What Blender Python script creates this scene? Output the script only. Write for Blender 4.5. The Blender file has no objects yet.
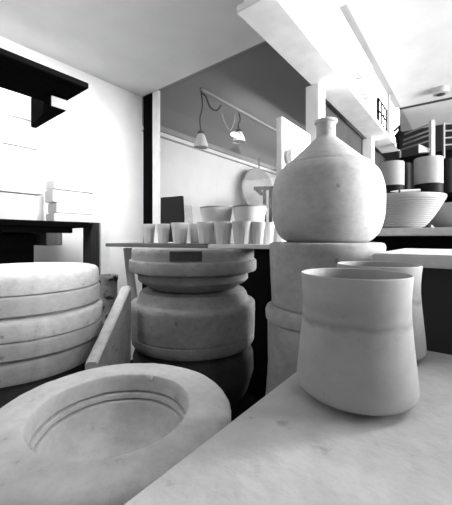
import bpy, bmesh, math, random
from mathutils import Vector, Matrix, noise
random.seed(7)
SC = bpy.context.scene
COL = SC.collection
H = 1.15            # eye height above the floor
F = 310.0           # focal length in pixels of the 452x505 frame
CX, HY = 226.0, 238.0
TH = math.atan2(310.0, 244.0)
CA, SA = math.cos(TH), math.sin(TH)      # direction of the long walls
PI = math.pi

def AB(a, b, z):
    """room axes: a along the long walls, b across them, z from eye height"""
    return Vector((CA*a - SA*b, SA*a + CA*b, H + z))
def P(px, py, d):
    return Vector(((px-CX)*d/F, d, H - (py-HY)*d/F))

# ------------------------------------------------------------------ materials
def new_mat(name):
    m = bpy.data.materials.new(name); m.use_nodes = True
    nt = m.node_tree; b = nt.nodes['Principled BSDF']
    return m, nt, b
def plaster(name, v, var=.12, spots=.35, scale=6, rough=.85, bump=.25, spot_scale=22, spot_at=.70):
    m, nt, b = new_mat(name)
    tc = nt.nodes.new('ShaderNodeTexCoord')
    n1 = nt.nodes.new('ShaderNodeTexNoise'); n1.inputs['Scale'].default_value = scale; n1.inputs['Detail'].default_value = 6
    nt.links.new(tc.outputs['Object'], n1.inputs['Vector'])
    r1 = nt.nodes.new('ShaderNodeValToRGB')
    lo, hi = v*(1-var), min(1, v*(1+var))
    r1.color_ramp.elements[0].position = .32; r1.color_ramp.elements[0].color = (lo, lo, lo, 1)
    r1.color_ramp.elements[1].position = .68; r1.color_ramp.elements[1].color = (hi, hi, hi, 1)
    nt.links.new(n1.outputs['Fac'], r1.inputs['Fac'])
    n2 = nt.nodes.new('ShaderNodeTexNoise'); n2.inputs['Scale'].default_value = spot_scale; n2.inputs['Detail'].default_value = 3
    nt.links.new(tc.outputs['Object'], n2.inputs['Vector'])
    r2 = nt.nodes.new('ShaderNodeValToRGB')
    r2.color_ramp.elements[0].position = spot_at; r2.color_ramp.elements[0].color = (1, 1, 1, 1)
    k = 1-spots
    r2.color_ramp.elements[1].position = min(1, spot_at+.06); r2.color_ramp.elements[1].color = (k, k, k, 1)
    nt.links.new(n2.outputs['Fac'], r2.inputs['Fac'])
    mx = nt.nodes.new('ShaderNodeMix'); mx.data_type = 'RGBA'; mx.blend_type = 'MULTIPLY'
    mx.inputs[0].default_value = 1
    nt.links.new(r1.outputs['Color'], mx.inputs[6]); nt.links.new(r2.outputs['Color'], mx.inputs[7])
    # short dark scratches and fine grain
    mp = nt.nodes.new('ShaderNodeMapping'); mp.inputs['Scale'].default_value = (34, 34, 48); mp.inputs['Rotation'].default_value = (.3, .2, .4)
    nt.links.new(tc.outputs['Object'], mp.inputs['Vector'])
    n4 = nt.nodes.new('ShaderNodeTexNoise'); n4.inputs['Scale'].default_value = 1; n4.inputs['Detail'].default_value = 5; n4.inputs['Roughness'].default_value = .65
    nt.links.new(mp.outputs['Vector'], n4.inputs['Vector'])
    r4 = nt.nodes.new('ShaderNodeValToRGB')
    g = 1-spots*.35; h = max(0, 1-spots*1.0)
    r4.color_ramp.elements[0].position = .26; r4.color_ramp.elements[0].color = (h, h, h, 1)
    r4.color_ramp.elements[1].position = .62; r4.color_ramp.elements[1].color = (1, 1, 1, 1)
    e = r4.color_ramp.elements.new(.36); e.color = (g, g, g, 1)
    nt.links.new(n4.outputs['Fac'], r4.inputs['Fac'])
    my = nt.nodes.new('ShaderNodeMix'); my.data_type = 'RGBA'; my.blend_type = 'MULTIPLY'; my.inputs[0].default_value = 1
    nt.links.new(mx.outputs[2], my.inputs[6]); nt.links.new(r4.outputs['Color'], my.inputs[7]); mx = my
    nt.links.new(mx.outputs[2], b.inputs['Base Color'])
    b.inputs['Roughness'].default_value = rough
    b.inputs['Specular IOR Level'].default_value = .25
    n3 = nt.nodes.new('ShaderNodeTexNoise'); n3.inputs['Scale'].default_value = 45; n3.inputs['Detail'].default_value = 5
    nt.links.new(tc.outputs['Object'], n3.inputs['Vector'])
    bp = nt.nodes.new('ShaderNodeBump'); bp.inputs['Strength'].default_value = bump; bp.inputs['Distance'].default_value = .006
    nt.links.new(n3.outputs['Fac'], bp.inputs['Height']); nt.links.new(bp.outputs['Normal'], b.inputs['Normal'])
    m['mix_out'] = mx.name
    return m
def band(m, z, width, dark, wob=.006):
    """an irregular stain line round a pot at local height z"""
    nt = m.node_tree; b = nt.nodes['Principled BSDF']; mx = nt.nodes[m['mix_out']]
    tc = nt.nodes.new('ShaderNodeTexCoord'); sp = nt.nodes.new('ShaderNodeSeparateXYZ')
    nt.links.new(tc.outputs['Object'], sp.inputs[0])
    nz = nt.nodes.new('ShaderNodeTexNoise'); nz.inputs['Scale'].default_value = 28; nz.inputs['Detail'].default_value = 4
    nt.links.new(tc.outputs['Object'], nz.inputs['Vector'])
    a = nt.nodes.new('ShaderNodeMath'); a.operation = 'MULTIPLY_ADD'
    nt.links.new(nz.outputs['Fac'], a.inputs[0]); a.inputs[1].default_value = wob*2
    nt.links.new(sp.outputs['Z'], a.inputs[2])
    d = nt.nodes.new('ShaderNodeMath'); d.operation = 'SUBTRACT'; d.inputs[1].default_value = z+wob
    nt.links.new(a.outputs[0], d.inputs[0])
    ab = nt.nodes.new('ShaderNodeMath'); ab.operation = 'ABSOLUTE'; nt.links.new(d.outputs[0], ab.inputs[0])
    mr = nt.nodes.new('ShaderNodeMapRange'); mr.inputs['From Min'].default_value = 0; mr.inputs['From Max'].default_value = width
    mr.inputs['To Min'].default_value = 1; mr.inputs['To Max'].default_value = 0
    nt.links.new(ab.outputs[0], mr.inputs['Value'])
    mu = nt.nodes.new('ShaderNodeMath'); mu.operation = 'MULTIPLY'
    nt.links.new(mr.outputs[0], mu.inputs[0]); nt.links.new(nz.outputs['Fac'], mu.inputs[1])
    m2 = nt.nodes.new('ShaderNodeMix'); m2.data_type = 'RGBA'
    nt.links.new(mu.outputs[0], m2.inputs[0]); nt.links.new(mx.outputs[2], m2.inputs[6])
    m2.inputs[7].default_value = (dark, dark, dark, 1)
    nt.links.new(m2.outputs[2], b.inputs['Base Color'])
    m['mix_out'] = m2.name
def plain(name, v, rough=.6, metal=0, spec=.2):
    m, nt, b = new_mat(name)
    tc = nt.nodes.new('ShaderNodeTexCoord')
    n1 = nt.nodes.new('ShaderNodeTexNoise'); n1.inputs['Scale'].default_value = 9; n1.inputs['Detail'].default_value = 4
    nt.links.new(tc.outputs['Object'], n1.inputs['Vector'])
    r1 = nt.nodes.new('ShaderNodeValToRGB')
    lo, hi = v*.94, min(1, v*1.06)
    r1.color_ramp.elements[0].position = .35; r1.color_ramp.elements[0].color = (lo, lo, lo, 1)
    r1.color_ramp.elements[1].position = .65; r1.color_ramp.elements[1].color = (hi, hi, hi, 1)
    nt.links.new(n1.outputs['Fac'], r1.inputs['Fac']); nt.links.new(r1.outputs['Color'], b.inputs['Base Color'])
    b.inputs['Roughness'].default_value = rough; b.inputs['Metallic'].default_value = metal
    b.inputs['Specular IOR Level'].default_value = spec if v > .01 else .04
    return m
def wood(name, v, axis=0, var=.3, rough=.75):
    m, nt, b = new_mat(name)
    tc = nt.nodes.new('ShaderNodeTexCoord'); mp = nt.nodes.new('ShaderNodeMapping')
    s = [22, 22, 22]; s[axis] = 1.6
    mp.inputs['Scale'].default_value = s
    nt.links.new(tc.outputs['Object'], mp.inputs['Vector'])
    n1 = nt.nodes.new('ShaderNodeTexNoise'); n1.inputs['Scale'].default_value = 1.5; n1.inputs['Detail'].default_value = 6
    nt.links.new(mp.outputs['Vector'], n1.inputs['Vector'])
    r1 = nt.nodes.new('ShaderNodeValToRGB')
    lo, hi = v*(1-var), min(1, v*(1+var))
    r1.color_ramp.elements[0].position = .3; r1.color_ramp.elements[0].color = (lo, lo, lo, 1)
    r1.color_ramp.elements[1].position = .7; r1.color_ramp.elements[1].color = (hi, hi, hi, 1)
    nt.links.new(n1.outputs['Fac'], r1.inputs['Fac']); nt.links.new(r1.outputs['Color'], b.inputs['Base Color'])
    b.inputs['Roughness'].default_value = rough; b.inputs['Specular IOR Level'].default_value = .08 if v > .01 else 0.0
    return m
def emit(name, v, s):
    m, nt, b = new_mat(name)
    b.inputs['Base Color'].default_value = (v, v, v, 1)
    b.inputs['Emission Color'].default_value = (1, 1, 1, 1); b.inputs['Emission Strength'].default_value = s
    return m
def glass_mat(name):
    m = bpy.data.materials.new(name); m.use_nodes = True; nt = m.node_tree
    nt.nodes.remove(nt.nodes['Principled BSDF'])
    out = nt.nodes['Material Output']
    tr = nt.nodes.new('ShaderNodeBsdfTransparent'); tr.inputs[0].default_value = (.93, .93, .93, 1)
    gl = nt.nodes.new('ShaderNodeBsdfGlossy'); gl.inputs['Roughness'].default_value = .01
    lw = nt.nodes.new('ShaderNodeLayerWeight'); lw.inputs[0].default_value = .5
    pw = nt.nodes.new('ShaderNodeMath'); pw.operation = 'POWER'; pw.inputs[1].default_value = 5
    nt.links.new(lw.outputs['Facing'], pw.inputs[0])
    fr = nt.nodes.new('ShaderNodeMath'); fr.operation = 'MULTIPLY_ADD'; fr.inputs[1].default_value = .9; fr.inputs[2].default_value = .04
    nt.links.new(pw.outputs[0], fr.inputs[0])
    mx = nt.nodes.new('ShaderNodeMixShader')
    nt.links.new(fr.outputs[0], mx.inputs[0]); nt.links.new(tr.outputs[0], mx.inputs[1]); nt.links.new(gl.outputs[0], mx.inputs[2])
    nt.links.new(mx.outputs[0], out.inputs['Surface'])
    return m

M = dict(
    mould=plaster('plaster_mould', .42, .14, .45),
    mould_pale=plaster('pale_plaster', .55, .12, .55),
    mould_grey=plaster('grey_plaster', .28, .16, .45),
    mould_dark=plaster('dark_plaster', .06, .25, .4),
    block=plaster('white_plaster_block', .80, .05, .12),
    vase=plaster('vase_clay', .44, .16, .38, scale=5, bump=.12, spot_at=.72),
    pot=plaster('pot_clay', .37, .14, .4, bump=.2),
    crock=plaster('dark_clay', .06, .2, .3),
    mug=plaster('mug_clay', .345, .08, .18, scale=12, bump=.10, spot_scale=60, rough=.7),
    cup=plaster('white_bisque', .56, .04, .05, bump=.05),
    bowl=plaster('cream_bisque', .58, .05, .08, bump=.06),
    rib=plaster('ribbed_clay', .29, .06, .1, bump=.05),
    jar=plaster('jar_clay', .23, .10, .15, bump=.06),
    glaze=plain('dark_glaze', .007, .5),
    rim=plain('grey_rim', .22, .6),
    slab=plaster('slab_top', .50, .10, .30, bump=.3),
    table=plaster('table_plaster', .43, .12, .30, scale=8, bump=.25),
    white=plain('white_paint', .82, .6),
    wallw=plaster('white_wall', .84, .03, .04, bump=.05),
    ceil_w=plaster('ceiling_white', .7, .03, .03, bump=.03),
    ceil_g=plaster('ceiling_shade_grey', .26, .10, .08, scale=1.2, bump=.03),  # grey carries the shade of the unlit ceiling behind the glass
    endw=plaster('end_wall', .06, .10, .1, bump=.05),
    lowwall=plain('shade_dark_wall', .004, .8),  # near-black colour puts the shadow below the sill into the wall
    floor=plaster('concrete_floor', .10, .25, .3, scale=3),
    black=wood('blackened_wood', .004, 0),
    blacksteel=plain('black_steel', .003, .9),
    greywood=wood('grey_wood', .10, 2),
    palewood=wood('pale_wood', .7, 0, .15),
    palepost=wood('pale_post_wood', .5, 2, .15),
    boardwood=wood('board_wood', .13, 0),
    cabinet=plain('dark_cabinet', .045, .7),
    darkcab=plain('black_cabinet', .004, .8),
    metal=plain('lamp_enamel', .55, .4),
    cord=plain('dark_cord', .03, .6),
    wirepale=plain('pale_cord', .45, .6),
    rail=plain('painted_rail', .28, .5),
    bulb=emit('white_glow', 1, 3),
    chalk=plaster('slate', .006, .4, .0, scale=5, bump=.1, rough=.6),
    steel=plain('steel_handle', .30, .35, .6),
    disc=plain('disc_card', .38, .8),
    rust=plaster('rusty_can', .32, .2, .85, scale=10, spot_scale=26, spot_at=.56, bump=.4),
    glass=glass_mat('window_glass'),
    pane=emit('daylit_pane', .8, .9),
    panel=plaster('dark_bay_sheet', .035, .2, .1, bump=.05),
    mould_mid=plaster('middle_mould', .31, .16, .5),
    ring=plaster('ring_plaster', .56, .10, .4),
    farw=plaster('far_wall', .010, .2, .1, bump=.05),
    railing=plain('railing_steel', .26, .5),
    ceil_r=plaster('ceiling_right_paint', .42, .05, .03, bump=.03),
)
band(M['mug'], .111, .007, .12, .010)
band(M['mug'], .128, .022, .22, .016)

# ------------------------------------------------------------------ mesh helpers
def mk(name, bm, mat, parent=None, smooth=True, base=None, rot=0.0, angle=35, crisp=True):
    """bm holds world coordinates; the object's origin is put at its base"""
    bm.verts.ensure_lookup_table()
    if base is None:
        xs = [v.co.x for v in bm.verts]; ys = [v.co.y for v in bm.verts]; zs = [v.co.z for v in bm.verts]
        base = Vector(((min(xs)+max(xs))/2, (min(ys)+max(ys))/2, min(zs)))
    R = Matrix.Rotation(-rot, 3, 'Z')
    for v in bm.verts: v.co = R @ (v.co-base)
    bmesh.ops.recalc_face_normals(bm, faces=bm.faces[:])
    me = bpy.data.meshes.new(name); bm.to_mesh(me); bm.free()
    for m in (mat if isinstance(mat, (list, tuple)) else [mat]): me.materials.append(m)
    if smooth:
        for p in me.polygons: p.use_smooth = True
        me.set_sharp_from_angle(angle=math.radians(angle))
        wn = True
    else: wn = False
    o = bpy.data.objects.new(name, me); COL.objects.link(o)
    o.rotation_euler.z = rot
    if wn and crisp:
        w_ = o.modifiers.new('normals', 'WEIGHTED_NORMAL'); w_.keep_sharp = True; w_.weight = 60
    if parent is not None:
        pr = parent.rotation_euler.z; o.parent = parent
        o.location = Matrix.Rotation(-pr, 3, 'Z') @ (base-Vector(parent['w'])); o.rotation_euler.z = rot-pr
    else: o.location = base
    o['w'] = list(base)
    return o
def tag(o, label, cat, group=None, kind=None):
    o['label'] = label; o['category'] = cat
    if group: o['group'] = group
    if kind: o['kind'] = kind
    return o
def empty(name, base, label, cat, group=None):
    o = bpy.data.objects.new(name, None); COL.objects.link(o); o.location = base; o['w'] = list(base)
    o.empty_display_size = .05
    return tag(o, label, cat, group)
def struct(o): o['kind'] = 'structure'; return o

def abox(a0, a1, b0, b1, z0, z1, bevel=0.0, bm=None, seg=2):
    """box along the room axes"""
    bm = bm or bmesh.new()
    vs = [bm.verts.new(AB(a, b, z)) for z in (z0, z1) for (a, b) in ((a0, b0), (a1, b0), (a1, b1), (a0, b1))]
    fs = [(3, 2, 1, 0), (4, 5, 6, 7), (0, 1, 5, 4), (1, 2, 6, 5), (2, 3, 7, 6), (3, 0, 4, 7)]
    faces = [bm.faces.new([vs[i] for i in f]) for f in fs]
    if bevel:
        es = set(e for f in faces for e in f.edges)
        bmesh.ops.bevel(bm, geom=list(es), offset=bevel, segments=seg, affect='EDGES')
    return bm
def AO(name, a0, a1, b0, b1, z0, z1, mat, parent=None, bevel=0.0):
    return mk(name, abox(a0, a1, b0, b1, z0, z1, bevel), mat, parent, smooth=False, rot=TH)
def hexa(pts, bevel=0.0, bm=None):
    """8 corners: 4 of the bottom ring, then 4 of the top ring"""
    bm = bm or bmesh.new()
    vs = [bm.verts.new(p) for p in pts]
    fs = [(3, 2, 1, 0), (4, 5, 6, 7), (0, 1, 5, 4), (1, 2, 6, 5), (2, 3, 7, 6), (3, 0, 4, 7)]
    faces = [bm.faces.new([vs[i] for i in f]) for f in fs]
    if bevel:
        es = set(e for f in faces for e in f.edges)
        bmesh.ops.bevel(bm, geom=list(es), offset=bevel, segments=2, affect='EDGES')
    return bm
def smooth_prof(pts, n=1):
    """round the corners of a profile (Chaikin)"""
    for _ in range(n):
        q = [pts[0]]
        for i in range(len(pts)-1):
            (r0, z0), (r1, z1) = pts[i], pts[i+1]
            q.append((r0*.75+r1*.25, z0*.75+z1*.25)); q.append((r0*.25+r1*.75, z0*.25+z1*.75))
        q.append(pts[-1]); pts = q
    return pts
def lathe(c, prof, seg=72, rough=0.0, seed=0, facets=0, mats=None, bm=None):
    """prof: (radius, height from eye level); c: (x, y). rough adds hand-made unevenness"""
    bm = bm or bmesh.new()
    rings = []
    if rough:      # extra rows so the unevenness is not stretched
        q = [prof[0]]; qm = []
        for k, ((r0, z0), (r1, z1)) in enumerate(zip(prof, prof[1:])):
            n = max(1, int(math.hypot(r1-r0, z1-z0)/.012)) if min(r0, r1) > .05 else 1
            for i in range(1, n+1): q.append((r0+(r1-r0)*i/n, z0+(z1-z0)*i/n)); qm.append(mats[k] if mats else 0)
        prof = q; mats = qm
    for k, (r, z) in enumerate(prof):
        if r < 1e-5:
            rings.append([bm.verts.new((c[0], c[1], H+z))]); continue
        ring = []
        for i in range(seg):
            t = 2*PI*i/seg; rr, zz = r, z
            if rough:
                nv = noise.noise(Vector((math.cos(t)*2.2+seed*3.1, math.sin(t)*2.2, z*6)))
                nf = noise.noise(Vector((math.cos(t)*14+seed, math.sin(t)*14, z*40)))
                rr += rough*(nv+.6*nf); zz += rough*.35*nf
            ring.append(bm.verts.new((c[0]+rr*math.cos(t), c[1]+rr*math.sin(t), H+zz)))
        rings.append(ring)
    for k in range(len(rings)-1):
        A, B = rings[k], rings[k+1]
        mi = mats[k] if mats else 0
        if len(A) == 1 and len(B) == 1: continue
        for i in range(seg):
            j = (i+1) % seg
            if len(A) == 1: f = bm.faces.new((A[0], B[j], B[i]))
            elif len(B) == 1: f = bm.faces.new((A[i], A[j], B[0]))
            else: f = bm.faces.new((A[i], A[j], B[j], B[i]))
            f.material_index = mi
    return bm
def solid(r_bot_to_top):
    """close a profile on the axis at both ends"""
    p = r_bot_to_top
    return [(0, p[0][1])]+p+[(0, p[-1][1])]
def tube(pts, r, seg=8, bm=None):
    bm = bm or bmesh.new()
    pts = [Vector(p) for p in pts]; rings = []
    for i, p in enumerate(pts):
        d = (pts[min(i+1, len(pts)-1)]-pts[max(i-1, 0)]).normalized()
        u = d.orthogonal().normalized() if i == 0 else (rings_u - d*rings_u.dot(d)).normalized()
        rings_u = u; v = d.cross(u)
        rings.append([bm.verts.new(p+r*(math.cos(2*PI*k/seg)*u+math.sin(2*PI*k/seg)*v)) for k in range(seg)])
    for A, B in zip(rings, rings[1:]):
        for k in range(seg): bm.faces.new((A[k], A[(k+1) % seg], B[(k+1) % seg], B[k]))
    bm.faces.new(rings[0]); bm.faces.new(rings[-1])
    return bm
def curve_pts(ctrl, n=6):
    ctrl = [Vector(p) for p in ctrl]; out = []
    for i in range(len(ctrl)-1):
        p0 = ctrl[max(i-1, 0)]; p1 = ctrl[i]; p2 = ctrl[i+1]; p3 = ctrl[min(i+2, len(ctrl)-1)]
        for k in range(n):
            t = k/n
            out.append(.5*((2*p1)+(p2-p0)*t+(2*p0-5*p1+4*p2-p3)*t*t+(3*p1-p0-3*p2+p3)*t**3))
    out.append(ctrl[-1]); return out

# ------------------------------------------------------------------ the room
CZ = 1.325     # ceiling above eye height
struct(AO('floor', -2.5, 9.2, -2.6, 3.2, -H-.05, -H, M['floor']))
struct(AO('ceiling', -2.5, 1.80, .55, 2.6, CZ, CZ+.05, M['ceil_w']))
struct(AO('ceiling_right', -2.5, 9.2, -2.6, .55, CZ, CZ+.05, M['ceil_r']))
struct(AO('ceiling_back', 1.80, 9.2, .55, 3.2, CZ, CZ+.05, M['ceil_g']))
struct(AO('wall_left', -2.5, 1.80, 2.42, 2.52, -H, CZ, M['wallw']))
struct(AO('wall_back', 1.80, 9.2, 2.90, 3.0, -H, CZ, M['wallw']))
struct(AO('wall_end', 6.4, 6.5, .70, 2.90, -H, CZ, M['endw']))
struct(AO('wall_far', 4.4, 4.5, -2.6, .72, -H, CZ, M['farw']))
# right wall, out of view, with the big window the daylight comes through
bm = abox(-2.5, 9.2, -2.6, -2.5, -H, -.25)
abox(-2.5, 9.2, -2.6, -2.5, 1.2, CZ, bm=bm)
abox(-2.5, 1.6, -2.6, -2.5, -.25, 1.2, bm=bm); abox(4.2, 9.2, -2.6, -2.5, -.25, 1.2, bm=bm)
struct(mk('wall_right', bm, M['white'], rot=TH))
# low wall under the interior window, and its sill
struct(AO('wall_low', 1.80, 1.88, .66, 2.42, -H, -.06, M['lowwall']))
struct(AO('trim_1', 1.76, 1.92, .78, 2.26, -.06, -.035, M['white'], bevel=.004))
# cornice rail on the far white wall
bm = abox(1.9, 6.4, 2.86, 2.90, CZ-.06, CZ); abox(1.9, 6.4, 2.875, 2.90, CZ-.13, CZ-.115, bm=bm)
struct(mk('trim_2', bm, M['rail'], rot=TH))
# interior window: white jamb, black column, glass
struct(AO('trim_3', 1.80, 1.83, 2.19, 2.27, -.06, CZ, M['white'], bevel=.004))
struct(AO('trim_4', 1.80, 1.87, 2.285, 2.405, -H, CZ, M['blacksteel'], bevel=.003))
w = struct(AO('window_1', 1.822, 1.828, .77, 2.19, -.035, CZ, M['glass']))
# posts and beam of the partition
def post(a, b, n):
    struct(AO(n, a, a+.105, b, b+.08, -H if a > 2 else -H, .90, M['white'], bevel=.003))
post(1.745, .69, 'trim_5'); post(2.985, .69, 'trim_6')
struct(AO('trim_7', 1.0, 3.55, .57, .735, .90, .93, M['white'], bevel=.003))
struct(AO('wall_partition', 1.0, 3.55, .60, .70, .93, CZ, M['white']))
# dark sheet added to fill the open bays between the partition posts
struct(AO('wall_bay_sheet', 1.86, 4.35, .775, .80, -H, .92, M['panel']))

# ------------------------------------------------------------------ partition cupboards and window
def cupboard(a0, a1, name, label, handle):
    t = empty(name, AB((a0+a1)/2, .585, .935), label, 'cupboard', 'cupboard doors above the beam')
    dr = AO('door', a0, a1, .578, .5995, .935, CZ-.03, M['white'], t, .003)
    ah, zh = handle
    bm = tube(curve_pts([AB(ah-.035, .578, zh), AB(ah-.033, .548, zh-.01), AB(ah+.033, .548, zh-.01), AB(ah+.035, .578, zh)]), .006)
    o = mk('handle', bm, M['steel'], dr); o['label'] = 'grey metal pull handle'
    return t
cupboard(1.66, 2.11, 'cupboard_front', 'white cupboard front above the beam, the one nearest the tall white post', (2.06, 1.03))
cupboard(2.125, 2.53, 'cupboard_front', 'white cupboard front above the beam with a grey pull handle beside the small window', (2.235, .965))
w = struct(AO('window_2', 2.76, 3.06, .590, .598, .955, 1.14, M['pane']))
bm = bmesh.new()
for a in (2.76, 2.86, 2.96, 3.06): abox(a-.006, a+.006, .582, .5985, .95, 1.145, bm=bm)
for z in (.955, 1.045, 1.14): abox(2.756, 3.064, .584, .5985, z-.005, z+.006, bm=bm)
mk('window_bars', bm, M['blacksteel'], w, rot=TH)
tagp = struct(AO('trim_8', 3.16, 3.20, .58, .5995, .93, CZ, M['rail']))

# ------------------------------------------------------------------ lamps behind the glass
c = tube([AB(2.0, 1.855, CZ-.016), AB(6.3, 1.855, CZ-.016)], .014)
tag(mk('cable_conduit', c, M['rail']), 'pale conduit running along the grey ceiling behind the glass', 'conduit')
def lamp(px, py_top, py_shade, py_bot, half, d, label, tilt=0):
    top = P(px, py_top, d); top.z = H+CZ-.012
    base = P(px, py_bot, d)
    t = empty('pendant_lamp', base, label, 'lamp', 'pendant lamps behind the glass')
    s = d/F
    hgt = (py_bot-py_shade)*s; R = half*s
    z0 = base.z-H
    prof = [(R, z0), (R*.99, z0+hgt*.06), (R*.86, z0+hgt*.30), (R*.62, z0+hgt*.62), (R*.42, z0+hgt*.80), (R*.40, z0+hgt*.82),
            (R*.36, z0+hgt*.78), (R*.58, z0+hgt*.58), (R*.82, z0+hgt*.28), (R*.95, z0)]
    mk('lamp_shade', lathe((base.x, base.y), prof+[prof[0]], 32), M['metal'], t)
    mk('lamp_cap', lathe((base.x, base.y), solid([(R*.44, z0+hgt*.80), (R*.44, z0+hgt*.95), (R*.25, z0+hgt*1.0)]), 24), M['cord'], t)
    mk('bulb', lathe((base.x, base.y), solid(smooth_prof([(R*.1, z0+hgt*.02), (R*.42, z0+hgt*.15), (R*.40, z0+hgt*.4), (R*.2, z0+hgt*.7)], 1)), 20), M['wirepale'], t)
    a = Vector((base.x, base.y, base.z+hgt))
    mk('cord', tube(curve_pts([top, top*.6+a*.4+Vector((.012, 0, 0)), top*.3+a*.7-Vector((.01, 0, 0)), a]), .006, 6), M['cord'], t)
    return t
l1 = lamp(201, 88, 131, 147.5, 7.3, 2.75, 'white bell pendant lamp behind the glass, nearer the white jamb, on a wavy cord')
l2 = lamp(239, 109, 129.5, 142, 6.6, 3.26, 'white bell pendant lamp behind the glass with a glowing white spot at its rim')
bm = bmesh.new(); bmesh.ops.create_uvsphere(bm, u_segments=20, v_segments=12, radius=1)
cc = P(234.5, 134.5, 3.16)
for v in bm.verts: v.co = cc+Vector((v.co.x*.042, v.co.y*.03, v.co.z*.024-v.co.x*.004))
mk('glow_spot', bm, M['bulb'], l2)  # glowing white ellipsoid set beside the shade
mk('glow_neck', tube([P(236, 134.5, 3.17), P(239, 134.5, 3.25)], .012), M['cord'], l2)
# slack cable beside the first lamp, pale loop beside the second
q = [P(202, 90, 2.83), P(206, 97, 2.87), P(210, 107, 2.92), P(216, 110.5, 2.99), P(220, 107, 3.07), P(221, 104.5, 3.11)]
q[0].z = H+CZ-.005
tag(mk('slack_cable', tube(curve_pts(q+[Vector((q[-1].x+.01, q[-1].y, H+CZ))]), .007, 6), M['cord']), 'dark slack cable drooping from the ceiling between the two pendant lamps', 'cable')
q = [P(222, 110, 3.3), P(224.5, 122, 3.3), P(230, 130.5, 3.3), P(234, 122, 3.3), P(235, 110, 3.3)]
q[0].z = q[-1].z = H+CZ
tag(mk('cable_loop', tube(curve_pts(q), .005, 6), M['wirepale']), 'pale thin cable hanging in a loop beside the lamp with the glowing white spot', 'cable')

# grey disc and dark rack in the far room
d0 = 5.0; cc = P(259, 190, d0)
t = empty('hanging_disc', Vector((cc.x, cc.y, cc.z-.33)), 'large pale grey disc hanging from the rail on the far white wall', 'disc')
bm = bmesh.new(); R = 21.5*d0/F
vs0 = []; 
for off in (0, .03):
    ring = []
    for i in range(48):
        tt = 2*PI*i/48
        v = Vector((CA*R*math.cos(tt), SA*R*math.cos(tt), R*math.sin(tt)))*1.0
        v.x *= 1.25; v.y *= 1.0
        ring.append(bm.verts.new(cc+v+Vector((-SA, CA, 0))*off))
    vs0.append(ring)
bm.faces.new(vs0[0]); bm.faces.new(list(reversed(vs0[1])))
for i in range(48): bm.faces.new((vs0[0][i], vs0[0][(i+1) % 48], vs0[1][(i+1) % 48], vs0[1][i]))
mk('disc', bm, M['disc'], t)
mk('cord', tube([cc+Vector((0, 0, R)), Vector((cc.x, cc.y, H+CZ-.02))], .008, 6), M['cord'], t)
d0 = 4.2
base = P(266, 200, d0); base.z = H-H
t = empty('drying_rack', Vector((base.x, base.y, 0)), 'dark wooden rack standing before the grey disc on the far wall', 'rack')
def bar(p, q, w_, name, parent, mat):
    return mk(name, tube([p, q], w_, 4), mat, parent)
p = P(264.5, 190, d0)
bar(Vector((p.x, p.y, 0)), p, .03, 'upright', t, M['black'])
p2 = P(270.5, 188, d0+.25)
bar(Vector((p2.x, p2.y, 0)), p2, .03, 'upright', t, M['black'])
bar(P(255.5, 188.5, d0-.1), P(274, 188, d0+.4), .035, 'top_bar', t, M['black'])
bar(P(257, 189, d0-.09), P(262, 194, d0-.02), .03, 'brace', t, M['black'])

# slate tile and framed sheet on the sill
def leaner(name, pxl, pxr, pytl, pytr, a, z0, mat, label, cat, th=.02):
    """upright flat thing standing on the sill, in the window plane"""
    def onplane(px, a):
        r = (px-CX)/F
        b = (CA*a - r*SA*a)/(SA + r*CA)
        return b, SA*a + CA*b
    bl, dl = onplane(pxl, a); br, dr = onplane(pxr, a)
    zl = (HY-pytl)*dl/F; zr = (HY-pytr)*dr/F
    pts = [AB(a, br, z0), AB(a+th, br, z0), AB(a+th, bl, z0), AB(a, bl, z0),
           AB(a, br+.03, zr), AB(a+th, br+.03, zr), AB(a+th, bl, zl), AB(a, bl, zl)]
    return tag(mk(name, hexa(pts, .002), mat, rot=TH), label, cat)
leaner('slate_tile', 160.5, 184.5, 197.5, 195.5, 1.775, -.035, M['chalk'], 'black square slate tile standing on the sill beside the white jamb', 'tile')
leaner('card_sheet', 184.5, 194, 205, 205.5, 1.775, -.035, M['mould_pale'], 'narrow pale card standing on the sill beside the black slate tile', 'card', .008)

# ------------------------------------------------------------------ white panel with two knobs
PL = -.80
t = empty('door_panel', AB(1.51, .73, PL), 'tall white panel with two round knobs standing behind the big bottle', 'panel')
pn = AO('panel', 1.347, 1.681, .714, .747, PL+.001, .59, M['white'], t, .003)
def knob(px, py, r):
    rr = (px-CX)/F; b = .714; a = b*(SA+rr*CA)/(CA-rr*SA); d = SA*a+CA*b
    z = (HY-py)*d/F
    bm = bmesh.new(); rings = []
    for (off, q) in ((0, r*.55), (.012, r*.55), (.014, r*.95), (.020, r), (.030, r), (.036, r*.93)):
        rings.append([bm.verts.new(AB(a+q*math.cos(2*PI*i/32), b-off, z+q*math.sin(2*PI*i/32))) for i in range(32)])
    for A, B in zip(rings, rings[1:]):
        for i in range(32): bm.faces.new((A[i], A[(i+1) % 32], B[(i+1) % 32], B[i]))
    bm.faces.new(rings[0]); bm.faces.new(rings[-1])
    mk('knob', bm, M['white'], pn)
knob(288.2, 157.5, .043); knob(295.6, 153, .034)

# ------------------------------------------------------------------ shelving on the left
PL = -.80      # top of the low platform
t = empty('storage_platform', AB(.9, 1.0, -H), 'low dark platform under the stacks of plaster moulds', 'platform')
AO('deck', .22, 1.70, .30, 1.75, PL-.05, PL, M['black'], t, .004)
for a in (.26, 1.50):
    for b in (.36, 1.63): AO('leg', a, a+.08, b, b+.08, -H, PL-.05, M['black'], t)

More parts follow.
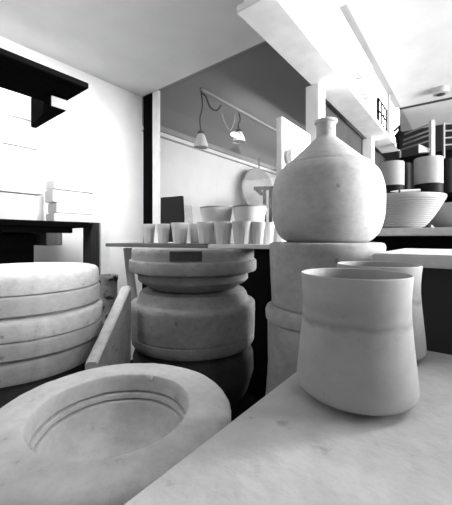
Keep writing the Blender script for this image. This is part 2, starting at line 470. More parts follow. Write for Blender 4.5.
t = empty('shelf_rack', AB(.4, 2.1, -H), 'dark wooden rack with a long low shelf against the white wall', 'shelf')
AO('shelf_board', -1.0, 1.028, 1.928, 2.42, .066, .10, M['black'], t, .003)
AO('fascia', -1.0, .93, 1.95, 1.99, .030, .066, M['black'], t, .003)
AO('joist', .775, .865, 1.945, 2.42, -.045, .030, M['greywood'], t, .003)
AO('joist', -.5, -.41, 1.945, 2.42, -.045, .030, M['greywood'], t, .003)
AO('back_cupboard', -1.0, .74, 2.03, 2.40, -H, .029, M['black'], t, .003)
AO('end_leg', 1.060, 1.110, 1.872, 2.08, -H, .099, M['greywood'], t, .003)
AO('leg_lit_face', 1.062, 1.125, 1.850, 1.871, -H, .0992, M['white'], t, .002)['label'] = 'lit white face of the end leg'  # strip added to whiten the leg's lit right-hand side
# upper shelf, carried by the block pier
t = empty('wall_shelf', AB(.2, 1.8, .65), 'black wooden shelf jutting out above the tall white blocks', 'shelf')
f = 1.421; sa = -.656*CA+1.475*SA
AO('shelf_board', sa-1.2, sa, f, 1.74, .708, .735, M['black'], t, .003)
def joist_at(px, bb):
    r = (px-CX)/F; return bb*(SA+r*CA)/(CA-r*SA)
b0 = f+.21
a1 = joist_at(66.5, b0); a0 = joist_at(50.5, b0)
aL, aR, bb, bm_ = joist_at(31, 2.05), joist_at(36.5, 2.05), 2.05, 1.741
u_ = (bm_-b0)/(bb-b0); m0, m1 = a0+(aL-a0)*u_, a1+(aR-a1)*u_
mk('joist', hexa([AB(a0, b0, .652), AB(a1, b0, .652), AB(m1, bm_, .655), AB(m0, bm_, .655), AB(a0, b0, .7075), AB(a1, b0, .7075), AB(m1, bm_, .7075), AB(m0, bm_, .7075)], .002), M['black'], t, smooth=False)
mk('bracket', hexa([AB(m0, bm_+.001, .655), AB(m1, bm_+.001, .655), AB(aR, bb, .66), AB(aL, bb, .66), AB(m0, bm_+.001, .735), AB(m1, bm_+.001, .735), AB(aR, bb, .835), AB(aL, bb, .835)], .002), M['black'], t, smooth=False)
o = AO('joist_end', a0+.003, a1-.003, b0-.006, b0, .655, .705, M['mould_pale'], t)  # pale plate puts the light on the joist's end into its colour
o['label'] = 'pale lit end of the joist'

# tall pier of white plaster blocks
rows = [(.10, .262, -.9, .255), (.265, .535, -.9, .25), (.538, .70, -.9, .205), (.703, .86, -.9, .20), (.863, 1.06, -.9, .20)]
def tower_a(px, b=2.06):
    return joist_at(px, b)
names = ['widest white plaster block, lowest of the tall pier on the left shelf', 'white plaster block second from the bottom of the tall pier',
         'white plaster block in the middle of the tall pier, above the two wide ones',
         'white plaster block just under the joist of the black shelf', 'topmost white block of the tall pier behind the black shelf']
for (z0, z1, _, _), lb, px in zip(rows, names, (44.0, 43.2, 39.0, 39.0, 39.0)):
    o = AO('plaster_block', -.55, tower_a(px), 2.06, 2.40, z0, z1-.006, M['block'], None, .003)
    tag(o, lb, 'block', 'white plaster blocks in the tall pier')
# pile of four small slabs
zz = [.10, .152, .216, .292, .352]
ends = [(.0, .060), (-.006, .043), (.012, .043), (.0, .040)]
aC = joist_at(54.5, 1.932); aE = joist_at(94.5, 1.932)
lb = ['lowest and longest white slab of the small pile at the shelf end', 'second slab from the bottom of the small white pile at the shelf end',
      'third slab from the bottom of the small white pile at the shelf end', 'top slab of the small white pile at the shelf end']
for k in range(4):
    o = AO('plaster_slab', aC+(.0, .012, -.006, .0)[k], aE+(.02, .0, .004, .0)[k], 1.932+(0, .0, .006, 0)[k], 2.055, zz[k], zz[k+1]-.003, M['block'], None, .004)
    tag(o, lb[k], 'slab', 'white slabs piled at the shelf end')

# ------------------------------------------------------------------ plaster moulds, left stack
LC = (-.725, 1.11)
def disc_prof(R, z0, z1, r=.014, dome=0.0, bot=.006):
    return solid([(R-bot*1.6, z0), (R-bot*.4, z0+bot*.5), (R, z0+bot*1.6), (R, z1-r*1.2), (R-r*.18, z1-r*.55), (R-r*.55, z1-r*.18), (R-r*1.2, z1), (R*.8, z1+dome*.3), (R*.4, z1+dome)])
stack = [(.251, -.169, -.104, 'mould_pale', .020, 'top plaster disc of the left stack, below the dark shelf'),
         (.252, -.231, -.170, 'mould', .006, 'second plaster disc from the top of the left stack'),
         (.258, -.300, -.236, 'mould_pale', .014, 'pale plaster disc in the middle of the left stack'),
         (.259, -.354, -.301, 'mould', .006, 'fourth plaster disc from the top of the left stack, above the lowest'),
         (.258, -.425, -.359, 'mould', .014, 'lowest plaster disc of the left stack, partly behind the open ring mould')]
prevz = None
for k, (R, z0, z1, mt, r, lb) in enumerate(stack):
    if k+1 < len(stack): z0 = stack[k+1][2]+.0008
    c = (LC[0]+(.0, .002, .006, .004, -.004)[k], LC[1])
    pr = disc_prof(R, z0, z1, r)
    if k in (1, 3):   # the gap between two pairs
        pr = solid([(R-.020, z0), (R-.020, z0+.005), (R-.003, z0+.007)]+pr[3:-1])
    o = mk('plaster_disc', lathe(c, pr, 96, .0016, k), M[mt], base=Vector((c[0], c[1], H+z0)))
    tag(o, lb, 'mould', 'plaster discs in the left stack')
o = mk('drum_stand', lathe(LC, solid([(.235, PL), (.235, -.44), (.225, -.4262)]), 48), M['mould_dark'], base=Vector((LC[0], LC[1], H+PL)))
tag(o, 'dark round drum holding up the left stack of discs', 'stand')

# ------------------------------------------------------------------ open ring mould in front
RC = (-.24, .66)
prof = [(0, -.60), (.236, -.60), (.240, -.59), (.252, -.392), (.252, -.376), (.246, -.366), (.236, -.361), (.205, -.3585), (.166, -.3585), (.1605, -.3605), (.158, -.365),
        (.1565, -.376), (.155, -.399), (.163, -.3995), (.163, -.4045), (.1505, -.405), (.149, -.407), (.1485, -.416), (.156, -.4165), (.156, -.421), (.1425, -.4215), (.141, -.424), (.135, -.445), (.118, -.475), (.085, -.505), (.04, -.52), (0, -.523)]
t = empty('ring_mould', Vector((RC[0], RC[1], H-.60)), 'big open round plaster mould with a wide rim, nearest the camera', 'mould')
mk('mould_body', lathe(RC, prof, 128, .0022, 5), M['ring'], t)
# the small casting key on the inner lip
k3 = P(148, 377, .80)
ang = math.atan2(k3.y-RC[1], k3.x-RC[0])
bm = bmesh.new(); bmesh.ops.create_uvsphere(bm, u_segments=16, v_segments=10, radius=1)
for v in bm.verts: v.co = Vector((RC[0]+.158*math.cos(ang), RC[1]+.158*math.sin(ang), H-.366))+Vector((v.co.x*.008, v.co.y*.008, v.co.z*.009))
mk('casting_key', bm, M['mould_pale'], t)
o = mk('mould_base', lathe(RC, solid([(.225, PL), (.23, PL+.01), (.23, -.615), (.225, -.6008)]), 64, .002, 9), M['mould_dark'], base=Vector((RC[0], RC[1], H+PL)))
tag(o, 'dark round mould half under the open ring mould', 'mould')

# ------------------------------------------------------------------ centre stack
CC = (-.155, 1.5)
def ctr(name, prof, mat, label, seed, smooth=0):
    z0 = min(z for r, z in prof)
    o = mk(name, lathe(CC, prof, 112, .002, seed), mat, base=Vector((CC[0], CC[1], H+z0)))
    return tag(o, label, 'mould', 'plaster moulds in the middle stack')
zb = -.046
top = empty('plaster_mould', Vector((CC[0], CC[1], H-.154)), 'flanged plaster mould at the top of the middle stack, right under the cup board', 'mould', 'plaster moulds in the middle stack')
mk('mould_body', lathe(CC, solid([(.285, -.154), (.297, -.150), (.301, -.142), (.301, -.106), (.297, -.099), (.290, -.098), (.289, -.092), (.289, -.055), (.283, zb)]), 112, .002, 11), M['mould_mid'], top)
# dark plate on the mould's upper band, coloured as the shade in a recess
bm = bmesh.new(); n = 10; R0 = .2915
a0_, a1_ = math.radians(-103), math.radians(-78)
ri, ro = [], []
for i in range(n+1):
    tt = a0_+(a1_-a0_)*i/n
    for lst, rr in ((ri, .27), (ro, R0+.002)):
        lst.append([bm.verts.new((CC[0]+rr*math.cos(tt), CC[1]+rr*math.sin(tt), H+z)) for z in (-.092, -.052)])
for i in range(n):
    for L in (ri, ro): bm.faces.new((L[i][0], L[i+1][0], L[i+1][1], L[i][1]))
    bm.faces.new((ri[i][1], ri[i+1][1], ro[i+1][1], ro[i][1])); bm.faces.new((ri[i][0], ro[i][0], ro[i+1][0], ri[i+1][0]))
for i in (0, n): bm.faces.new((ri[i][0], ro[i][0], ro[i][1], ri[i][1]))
mk('recess', bm, M['mould_dark'], top)['label'] = 'dark plate standing for a shaded rectangular recess'
ctr('plaster_mould', solid([(.17, -.236), (.20, -.233), (.254, -.198), (.261, -.190), (.261, -.170), (.255, -.160), (.24, -.1548)]), M['mould_grey'], 'thin dish-shaped plaster mould under the flanged one in the middle stack', 12)
ctr('plaster_mould', solid([(.268, -.489), (.283, -.484), (.289, -.473), (.2915, -.440), (.286, -.436), (.2915, -.432), (.295, -.312), (.2935, -.300), (.288, -.2935), (.270, -.2905), (.264, -.286), (.254, -.256), (.244, -.244), (.20, -.2368)]), M['mould_mid'], 'biggest plaster mould of the middle stack, with stepped shoulders', 13)
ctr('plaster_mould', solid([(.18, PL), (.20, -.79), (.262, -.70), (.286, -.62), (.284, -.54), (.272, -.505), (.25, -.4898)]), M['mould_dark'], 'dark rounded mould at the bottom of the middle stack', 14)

# leaning plaster plate between the stacks
p_n, p_f = P(97, 362, .97), P(130.5, 286, 1.27)
def down(p, z): return Vector((p.x, p.y, H+z))
bm = bmesh.new()
n = 14; L, R_ = [], []
for i in range(n+1):
    tt = i/n; p = p_n.lerp(p_f, tt)
    wob = .004*noise.noise(Vector((tt*9, 2.0, 0)))
    p = p+Vector((0, 0, wob))
    lean = .02
    th = .034
    L.append([bm.verts.new(down(p, PL)+Vector((-th-lean+.02, 0, 0))), bm.verts.new(p+Vector((-th-.004, 0, -.008))), bm.verts.new(p+Vector((-th+.006, 0, 0)))])
    R_.append([bm.verts.new(down(p, PL)+Vector((0, 0, 0))), bm.verts.new(p+Vector((.002, 0, -.006))), bm.verts.new(p+Vector((-.004, 0, 0)))])
prof_ = [l+list(reversed(r)) for l, r in zip(L, R_)]
for A, B in zip(prof_, prof_[1:]):
    for k in range(6): bm.faces.new((A[k], A[(k+1) % 6], B[(k+1) % 6], B[k]))
bm.faces.new(prof_[0]); bm.faces.new(list(reversed(prof_[-1])))
tag(mk('plaster_plate', bm, M['mould_pale']), 'thick plaster plate standing on edge between the left and middle stacks', 'plate')

# rusty can on a block, pale strip of wood
cp = P(108, 275, 1.56); cz = cp.z-H
t = tag(mk('support_block', abox(cp.x*CA+cp.y*SA-.07, cp.x*CA+cp.y*SA+.07, -cp.x*SA+cp.y*CA-.07, -cp.x*SA+cp.y*CA+.07, PL, -.42, .004), M['black'], rot=TH), 'dark block under the stained can', 'block')
R = .049
o = mk('stained_can', lathe((cp.x, cp.y), [(0, -.4192), (R*.92, -.4192), (R*.92, cz-.03), (R, cz-.02), (R, cz-.004), (R*.97, cz), (R*.9, cz), (R*.87, cz-.02), (R*.87, -.40), (0, -.40)], 40), M['rust'])
tag(o, 'small blotchy stained can behind the left stack of discs', 'can')
q0, q1 = P(123, 248, 1.72), P(129, 300, 1.72)
dirn = (q1-q0).normalized()
z_floor = PL
q2 = q0+dirn*((H+z_floor-q0.z)/dirn.z)
u = Vector((.044, 0, 0)); v = Vector((0, .015, 0))
tag(mk('wood_strip', hexa([q2, q2+u, q2+u+v, q2+v, q0, q0+u, q0+u+v, q0+v], .002), M['palepost']), 'pale wooden strip leaning beside the middle stack under the cup board', 'strip')

# ------------------------------------------------------------------ board with cups and bowls
def plank(name, pA, pB, depth, z0, z1, mat, label, bev=.003):
    d = (pB-pA); d.z = 0; d.normalize(); nrm = Vector((-d.y, d.x, 0))
    if nrm.y < 0: nrm = -nrm
    pts = []
    for z in (z0, z1):
        for p in (pA, pB, pB+nrm*depth, pA+nrm*depth): pts.append(Vector((p.x, p.y, H+z)))
    return tag(mk(name, hexa(pts, bev), mat, rot=math.atan2(d.y, d.x)), label, 'board')
def bx(px, d): return Vector(((px-CX)*d/F, d, 0))
pl_, pm_, pr_ = bx(105, 1.62), bx(207.5, 1.385), bx(269.5, 1.255)
BZ = -.0275
plank('cup_board', pl_, pm_-Vector((.001, 0, 0)), .26, BZ-.0175, BZ, M['boardwood'], 'grey plank under the left half of the row of cups')
plank('cup_board', pm_+Vector((.001, -.004, 0)), pr_, .26, BZ-.0175, BZ, M['palewood'], 'pale plank under the right half of the row of cups')
def cup_mesh(R, hgt, name):
    bm = bmesh.new(); seg = 72; nf = 9
    prof = [(0, 0, 1), (.66, 0, 1), (.70, .015, 1), (.74, .12, 1), (.80, .38, 1), (.85, .60, 1), (.875, .66, .9), (.90, .70, .35), (.915, .735, .0), (.955, .85, 0), (.995, .985, 0), (.985, 1.0, 0), (.955, .99, 0), (.90, .85, 0), (.76, .3, 0), (.66, .07, 0), (0, .06, 0)]
    rings = []
    for (r, z, f_) in prof:
        if r == 0: rings.append([bm.verts.new((0, 0, z*hgt))]); continue
        ring = []
        for i in range(seg):
            tt = 2*PI*i/seg; w_ = 2*PI/nf; x = (tt % w_)-w_/2
            ff = 1+f_*(math.cos(w_/2)*1.02/math.cos(x)-1)
            ring.append(bm.verts.new((R*r*ff*math.cos(tt), R*r*ff*math.sin(tt), z*hgt)))
        rings.append(ring)
    for A, B in zip(rings, rings[1:]):
        for i in range(seg):
            j = (i+1) % seg
            if len(A) == 1: bm.faces.new((A[0], B[j], B[i]))
            elif len(B) == 1: bm.faces.new((A[i], A[j], B[0]))
            else: bm.faces.new((A[i], A[j], B[j], B[i]))
    bmesh.ops.recalc_face_normals(bm, faces=bm.faces[:])
    me = bpy.data.meshes.new(name); bm.to_mesh(me); bm.free()
    me.materials.append(M['cup'])
    for p in me.polygons: p.use_smooth = True
    me.set_sharp_from_angle(angle=math.radians(14))
    return me
big = cup_mesh(.0435, .100, 'faceted_cup'); small = cup_mesh(.034, .098, 'faceted_cup')
# (pixel centre, offset behind the front edge, size)
fd = (pr_-pl_).normalized(); fn = Vector((-fd.y, fd.x, 0))
def board_at(px, back):
    o = pl_+fn*back; r = (px-CX)/F
    s = (r*o.y-o.x)/(fd.x-r*fd.y); return o+fd*s
cups = [(148.8, .07, 's', 'small faceted cup at the far left end of the cup board'),
        (163.4, .075, 's', 'second faceted cup from the left on the cup board, before the slate tile'),
        (179.9, .055, 'b', 'large faceted cup third from the left, below the right edge of the slate tile'),
        (195.4, .135, 's', 'partly hidden faceted cup set back in the gap below the left bowl edge'),
        (206.0, .055, 'b', 'large faceted cup in front of the left bowl, left of its middle'),
        (223.2, .055, 'b', 'large faceted cup in front of the gap where the two bowls meet'),
        (241.3, .050, 'b', 'largest looking faceted cup, standing in front of the right bowl'),
        (257.6, .090, 's', 'faceted cup set back under the right bowl, second from the right end'),
        (267.4, .147, 's', 'faceted cup at the right end of the board, half behind its neighbour')]
for px, back, sz, lb in cups:
    p = board_at(px, back)
    o = bpy.data.objects.new('faceted_cup', big if sz == 'b' else small); COL.objects.link(o)
    o.location = (p.x, p.y, H+BZ+.0003); o.rotation_euler.z = random.random()*PI
    tag(o, lb, 'cup', 'faceted cups on the board')
def bowl(px, back, R, hgt, z0, lb):
    p = board_at(px, back); c = (p.x, p.y)
    prof = [(0, z0), (R*.60, z0), (R*.64, z0+hgt*.02), (R*.72, z0+hgt*.2), (R*.80, z0+hgt*.45), (R*.885, z0+hgt*.70), (R*.97, z0+hgt*.90), (R*.985, z0+hgt*.955), (R*.995, z0+hgt*.985), (R*.985, z0+hgt), (R*.955, z0+hgt), (R*.91, z0+hgt*.8), (R*.8, z0+hgt*.5), (R*.6, z0+hgt*.12), (0, z0+hgt*.1)]
    mats = [0]*7+[1, 1, 1]+[0]*4
    o = mk('round_bowl', lathe(c, prof, 64, 0, 0, mats=mats), [M['bowl'], M['rim']], base=Vector((c[0], c[1], H+z0)))
    tag(o, lb, 'bowl', 'deep bowls behind the cups')
zc = BZ+.0003
bowl(216.3, .197, .083, .183, zc, 'deep white bowl with a grey rim behind the cups, the left of two')
bowl(249.5, .203, .083, .181, zc, 'deep white bowl with a grey rim behind the cups, the one nearer the big bottle')

# ------------------------------------------------------------------ big bottle and pots under it
VC = (.3545, 1.1)
k = 1.1/F*.930
def vz(y): return (HY-y)*1.1/F
prof = [(0, vz(242.0))]
body = [(38, 242), (42, 241.3), (47, 238), (52.5, 231), (56.5, 218), (57.6, 202), (57, 190), (53.5, 177.5), (49, 171), (45.2, 167.6)]
neck = [(12.6, 140), (10.5, 138), (9.9, 134.5), (9.9, 125)]
z0 = vz(242.0)
def fair(pts, n=4):
    return [(p.x, p.y) for p in curve_pts([Vector((r, z, 0)) for r, z in pts], n)]
prof += fair([(r*k, vz(y)) for r, y in body])
prof += [(r*k, vz(y)) for r, y in ((44.6, 166.6), (44.0, 165.8), (41.6, 165.6), (41.2, 164.8), (27, 152.6))]
prof += fair([(r*k, vz(y)) for r, y in neck], 3)
prof += [(r*k, vz(y)) for r, y in ((10.2, 124), (11.5, 123.6), (11.9, 122.3), (11.6, 121), (10.7, 120.6), (9.5, 120.8), (8.7, 122.5), (8.6, 138), (20, 150), (50, 188), (50, 225), (35, 238), (0, 239))]
o = mk('round_bottle', lathe(VC, prof, 96, .0008, 21), M['vase'], base=Vector((VC[0], VC[1], H+z0)), angle=24, crisp=False)
tag(o, 'big pale clay bottle with a short neck and a ridge round its shoulder', 'bottle')
zt = z0-.0008
def open_pot(name, c, Rt, Rb, zt, zb, mat, label, cat, wall=.03, seed=1):
    prof = [(0, zb), (Rb-.006, zb), (Rb, zb+.008), (Rt-.001, zt-.03), (Rt, zt-.012), (Rt-.004, zt-.003), (Rt-.012, zt), (Rt*.5, zt), (0, zt)]
    o = mk(name, lathe(c, prof, 88, .0012, seed), mat, base=Vector((c[0], c[1], H+zb)))
    return tag(o, label, cat, 'clay drums under the big bottle')
PC = (.350, 1.1)
open_pot('clay_drum', PC, .1945, .186, zt, -.236, M['pot'], 'grey clay drum directly under the big bottle', 'drum')
R2 = .206; zb2 = -.62
t = empty('clay_drum', Vector((PC[0], PC[1], H+zb2)), 'lidded clay drum standing behind the front tall cup', 'drum', 'clay drums under the big bottle')
mk('drum_lid', lathe(PC, solid([(R2-.006, -.288), (R2, -.284), (R2+.002, -.258), (R2-.003, -.244), (R2-.014, -.2375), (R2-.03, -.2368)]), 88, .001, 31), M['pot'], t)
mk('drum_body', lathe(PC, solid([(.205, zb2), (.212, zb2+.015), (.205, -.53), (.199, -.45), (.2005, -.30), (.198, -.2888)]), 88, .001, 32), M['pot'], t)
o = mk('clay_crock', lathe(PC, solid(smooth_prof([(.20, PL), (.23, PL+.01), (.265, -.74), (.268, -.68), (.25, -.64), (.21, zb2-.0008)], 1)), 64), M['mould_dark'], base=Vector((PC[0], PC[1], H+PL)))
tag(o, 'dark rounded crock at the foot of the drums under the big bottle', 'crock')

# ------------------------------------------------------------------ front table and two tall cups
TZ = -.2237
t = empty('work_table', AB(.2, -.3, -H), 'plaster-topped work table under the two tall cups', 'table')
AO('table_top', -1.0, .735, -1.1, .231, TZ-.04, TZ, M['table'], t, .003)
for a in (-.9, .60):
    for b in (-1.0, .10): AO('leg', a, a+.07, b, b+.07, -H, TZ-.04, M['greywood'], t)
z = TZ+.0004
mp = [(0, 0), (.049, 0), (.052, .002), (.0625, .0060), (.0735, .0100), (.0765, .0135), (.0772, .018), (.0768, .026), (.0750, .048), (.0722, .076), (.0700, .102), (.0688, .122), (.0688, .140), (.0700, .158), (.0712, .1700), (.0709, .1722),
      (.0700, .1730), (.0690, .1722), (.0684, .169), (.0660, .140), (.0660, .110), (.0695, .06), (.0715, .03), (.064, .014), (.05, .009), (0, .008)]
def mug(px, d, label):
    c = bx(px, d)
    o = mk('tall_cup', lathe((c.x, c.y), [(r*1.045, q+z) for r, q in mp], 96, .0004, 41), M['mug'], crisp=False, base=Vector((c.x, c.y, H+z)))
    return tag(o, label, 'cup', 'tall waisted cups on the table')
m1 = mug(354.0, .448, 'tall grey clay cup in front on the table, with a dark stain line round it')
c2 = bx(377.5, .604)
m2 = m1.copy(); COL.objects.link(m2); m2.location = (c2.x, c2.y, H+z); m2.rotation_euler.z = 2.0
tag(m2, 'tall grey clay cup standing behind the front cup, before the dark cabinet', 'cup', 'tall waisted cups on the table')

# ------------------------------------------------------------------ right: cabinet with plaster slab on it
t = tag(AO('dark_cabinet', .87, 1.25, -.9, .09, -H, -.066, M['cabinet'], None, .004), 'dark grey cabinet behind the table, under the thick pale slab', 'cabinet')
tag(AO('plaster_slab', .80, 1.26, -.9, .185, -.0652, -.0365, M['slab'], None, .004), 'thick pale plaster slab lying on the dark cabinet at right', 'slab')
# next bench with the ribbed bowl
t = empty('storage_bench', AB(1.85, -.2, -H), 'black bench with a pale worn top under the ribbed bowl', 'bench')
AO('bench_top', 1.58, 2.08, -.9, .50, .010, .045, M['slab'], t, .004)
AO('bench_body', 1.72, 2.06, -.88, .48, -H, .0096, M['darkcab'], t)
BC = (.880, 1.61); R = .219; hz = .163; z0 = .0455
outer = [(0, z0), (R*.50, z0), (R*.53, z0+.004)]
nr = 15
for i in range(nr):
    for (dt, off) in ((0, -.0022), (.35, .0012), (.7, .0012)):
        tt = (i+dt)/nr; zq = z0+.008+tt*(hz-.026)
        rq = R*(.55+.43*tt**.72)+off; outer.append((rq, zq))
outer += [(R*.985, z0+hz-.016), (R, z0+hz-.008), (R*.995, z0+hz-.001), (R*.975, z0+hz), (R*.955, z0+hz-.006), (R*.9, z0+hz-.05), (R*.7, z0+.06), (R*.45, z0+.02), (0, z0+.014)]
o = mk('ribbed_bowl', lathe(BC, outer, 112), M['rib'], base=Vector((BC[0], BC[1], H+z0)), angle=50)
tag(o, 'wide grey bowl with fine ribs standing right of the big bottle', 'bowl')
c = (1.365, 1.80)
R = .18; o = mk('plain_bowl', lathe(c, [(0, z0), (R*.6, z0), (R*.82, z0+.04), (R*.97, z0+.10), (R, z0+.15), (R*.97, z0+.15), (R*.92, z0+.09), (R*.7, z0+.03), (0, z0+.02)], 64), M['rib'], base=Vector((c[0], c[1], H+z0)))
tag(o, 'plain grey bowl behind the ribbed bowl, cut off by the right edge', 'bowl')
# back shelf with two jars
t = empty('back_shelf', AB(2.3, .1, -H), 'dark narrow shelf behind the ribbed bowl carrying the two jars', 'shelf')
AO('shelf_board', 2.09, 2.62, -.6, .53, .225, .25, M['black'], t, .003)
for b in (-.55, .44): AO('upright', 2.30, 2.36, b, b+.06, -H, .225, M['black'], t)
def jar(px, d, half, ytop, yband, label, cp=None):
    c = bx(px, d); s = d/F; R = half*s*.93; s = (d-R)/F; zt = (HY-ytop)*s; zb_ = .2504; zn = (HY-yband)*s
    prof = [(0, zb_), (R*.97, zb_), (R, zb_+.006), (R, zn), (R, zn+.0004), (R*1.0, (zn+zt)/2), (R*1.0, zt-.008), (R*.985, zt-.002), (R*.95, zt), (R*.9, zt-.004), (R*.88, zt-.03), (R*.88, zb_+.03), (0, zb_+.02)]
    t = empty('clay_jar', Vector((c.x, c.y, H+zb_)), label, 'jar', 'two-tone jars behind the ribbed bowl')
    mk('jar_body', lathe((c.x, c.y), prof, 64, mats=[1, 1, 1, 1]+[0]*8), [M['jar'], M['glaze']], t)
    return t
jar(391.8, 2.02, 11.9, 160, 184.5, 'grey jar with a thin dark band at its foot, nearest the big bottle')
jar(428.3, 2.02, 13.4, 155, 182.5, 'larger grey jar with a wide dark base, at right behind the ribbed bowl')
def dbot(px, d, half, ytop, label):
    c = bx(px, d); s = d/F; R = half*s; zt = (HY-ytop)*s; zb_ = .2504
    o = mk('dark_canister', lathe((c.x, c.y), [(0, zb_), (R, zb_), (R, zt-.01), (R*.96, zt), (R*.8, zt), (R*.8, zt-.02), (0, zt-.02)], 40), M['glaze'], base=Vector((c.x, c.y, H+zb_)))
    tag(o, label, 'canister', 'dark canisters behind the jars')
dbot(402, 2.22, 8, 164, 'dark canister in the gap between the two grey jars')
dbot(446, 2.20, 9, 160, 'dark canister at the right picture edge beside the larger jar')
z0 = .0455
t = empty('white_brush', Vector((.816, 1.41, H+z0+.163)), 'white brush lying across the rim of the ribbed bowl', 'brush')
q = Vector((0, 0, 0))
s0, s3 = Vector((.872, 1.391, 0)), Vector((.760, 1.434, 0))
s1, s2 = s0.lerp(s3, .66), s0.lerp(s3, .74)
for v_ in (s0, s1, s2, s3): v_.z = H+z0+.163+.0062
mk('handle', tube([s0, s1], .0058), M['white'], t)
mk('ferrule', tube([s1, s2], .0046), M['cord'], t)
bm = bmesh.new(); pts = curve_pts([s2, s2.lerp(s3, .4), s3], 4)
ringz = []
for i, p in enumerate(pts):
    rr = .0055*(1-(i/(len(pts)-1))**1.5*.9)
    ringz.append([bm.verts.new(p+Vector((0, rr*math.cos(2*PI*k_/10), rr*math.sin(2*PI*k_/10)))) for k_ in range(10)])
for A, B in zip(ringz, ringz[1:]):
    for k_ in range(10): bm.faces.new((A[k_], A[(k_+1) % 10], B[(k_+1) % 10], B[k_]))
bm.faces.new(ringz[0]); bm.faces.new(ringz[-1])
mk('tip', bm, M['white'], t)

# ------------------------------------------------------------------ far right: gallery railing, lantern, ceiling fittings
d1 = 3.15
base = P(433, 160, d1); base.z = 0
t = empty('gallery_stair', base, 'steel railing and dark stair stringer in the far right corner', 'stair')
mk('stringer', hexa([P(399, 165, d1+.3), P(452, 158, d1), P(452, 158, d1+.15), P(399, 165, d1+.4), P(399, 158, d1+.3), P(452, 149, d1), P(452, 149, d1+.15), P(399, 158, d1+.4)]), M['black'], t)
b_ = P(432, 156, d1); mk('post', tube([Vector((b_.x, b_.y, 0)), P(432, 120.5, d1)], .028, 4), M['railing'], t)
b_ = P(444, 153, d1); mk('post', tube([Vector((b_.x, b_.y, 0)), P(444, 122.5, d1)], .010, 8), M['railing'], t)
b_ = P(400, 158, d1+.35); mk('post', tube([Vector((b_.x, b_.y, 0)), P(400, 135.5, d1+.35)], .012, 8), M['railing'], t)
for (y0, y1) in ((136, 123), (141.5, 129.5), (145.5, 134), (150, 140)):
    mk('rail', tube([P(400, y0, d1+.35), P(432, y1, d1)], .010, 8), M['railing'], t)
for y0 in (124, 131, 138, 145):
    mk('rail', tube([P(444, y0, d1), P(470, y0-2, d1-.1)], .008, 8), M['railing'], t)
p0 = P(424, 148, d1+.1)
q = [P(419, 144, d1+.06), P(419, 152.5, d1+.06), P(431, 152, d1+.0), P(430, 149, d1+.0)]
off = Vector((.01, .03, 0))
bm = bmesh.new(); A = [bm.verts.new(p) for p in q]; B = [bm.verts.new(p+off) for p in q]
bm.faces.new(A); bm.faces.new(B[::-1])
for i in range(4): bm.faces.new((A[i], A[(i+1) % 4], B[(i+1) % 4], B[i]))
mk('tread_panel', bm, M['white'], t, smooth=False)['label'] = 'white wedge-shaped panel'
# lantern on the end of the partition
lp = AB(3.95, .64, 0)
t = empty('wall_lantern', P(399.5, 146, 2.95), 'black lantern fixed at the far end of the white partition', 'lantern')
lc = P(399.5, 146, 2.95)
for (z_, r_) in ((.0, .04),): pass
mk('body', lathe((lc.x, lc.y), solid([(.015, lc.z-H-.03), (.026, lc.z-H-.01), (.030, lc.z-H+.0), (.040, lc.z-H+.09), (.048, lc.z-H+.10), (.015, lc.z-H+.14)]), 6), M['blacksteel'], t)
mk('bracket', tube([Vector((lc.x, lc.y, lc.z+.13)), Vector((lc.x, lc.y, lc.z+.19)), AB(3.50, .60, lc.z-H+.20)], .010), M['blacksteel'], t)
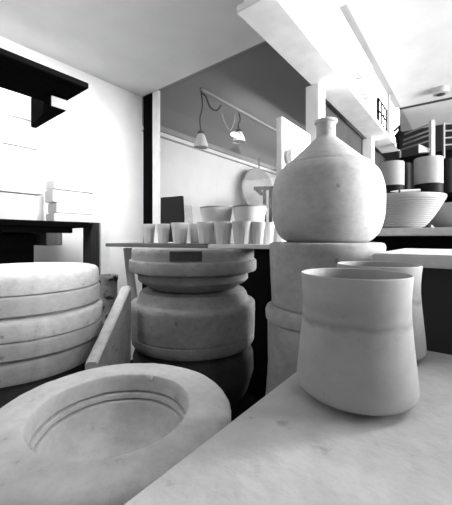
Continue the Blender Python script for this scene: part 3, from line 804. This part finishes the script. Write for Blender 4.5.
# end wall stub of the partition (white)
struct(AO('trim_9', 3.55, 3.62, .57, .735, .90, CZ, M['white']))
q0, q1 = P(400, 108, 3.16), P(456, 98, 2.9)
q0.z = q1.z = H+CZ-.01
tag(mk('ceiling_rod', tube([q0, q1], .010), M['cord']), 'thin dark rod running across the white ceiling at upper right', 'rod')
lp = P(441, 89, 2.75)
t = empty('ceiling_lamp', lp, 'small round ceiling lamp at the upper right corner', 'lamp')
z_ = CZ
mk('ring', lathe((lp.x, lp.y), solid([(.035, z_-.05), (.06, z_-.045), (.065, z_-.02), (.065, z_)]), 32), M['rail'], t)
mk('lens', lathe((lp.x, lp.y), solid([(.012, z_-.058), (.03, z_-.056), (.034, z_-.0502)]), 24), M['cord'], t)

# ------------------------------------------------------------------ camera, light
cam = bpy.data.cameras.new('camera'); co = bpy.data.objects.new('camera', cam); COL.objects.link(co)
co.location = (0, 0, H); co.rotation_euler = (PI/2, 0, 0)
cam.sensor_fit = 'VERTICAL'; cam.sensor_height = 36; cam.sensor_width = 36
cam.lens = F*36/505
cam.shift_y = (HY-252.5)/505
cam.clip_start = .02
SC.camera = co
def area(name, loc, target, sx, sy, w):
    l = bpy.data.lights.new(name, 'AREA'); l.shape = 'RECTANGLE'; l.size = sx; l.size_y = sy; l.energy = w
    o = bpy.data.objects.new(name, l); COL.objects.link(o); o.location = loc
    o.rotation_euler = (Vector(target)-Vector(loc)).to_track_quat('-Z', 'Y').to_euler()
    return o
area('window_daylight', AB(2.9, -2.62, .5), AB(1.6, 1.0, 0), 2.4, 1.35, 400)
area('added_right_top_light', AB(1.75, -.75, 1.28), AB(1.0, .1, -.2), .25, 1.4, 50)  # unseen light added above the right to top-light the table
area('fill_behind_camera', AB(-2.4, .4, .3), AB(1.5, .8, -.1), 2.0, 1.8, 4)  # weak fill added behind the camera, no door is built there
area('far_room_light', AB(3.6, 1.3, 1.0), AB(3.6, 2.9, -.1), 2.6, .3, 36)
area('added_left_wall_light', AB(.35, 1.30, 1.28), AB(.5, 2.42, -.2), 1.6, .25, 36).data.spread = math.radians(125)  # unseen light added overhead to brighten the left wall
wd = bpy.data.worlds.new('world'); SC.world = wd; wd.use_nodes = True
wd.node_tree.nodes['Background'].inputs[0].default_value = (1, 1, 1, 1)
wd.node_tree.nodes['Background'].inputs[1].default_value = .16
SC.view_settings.view_transform = 'Standard'; SC.view_settings.look = 'None'
SC.view_settings.exposure = .3; SC.view_settings.gamma = 1
for o in SC.objects:
    if 'w' in o: del o['w']
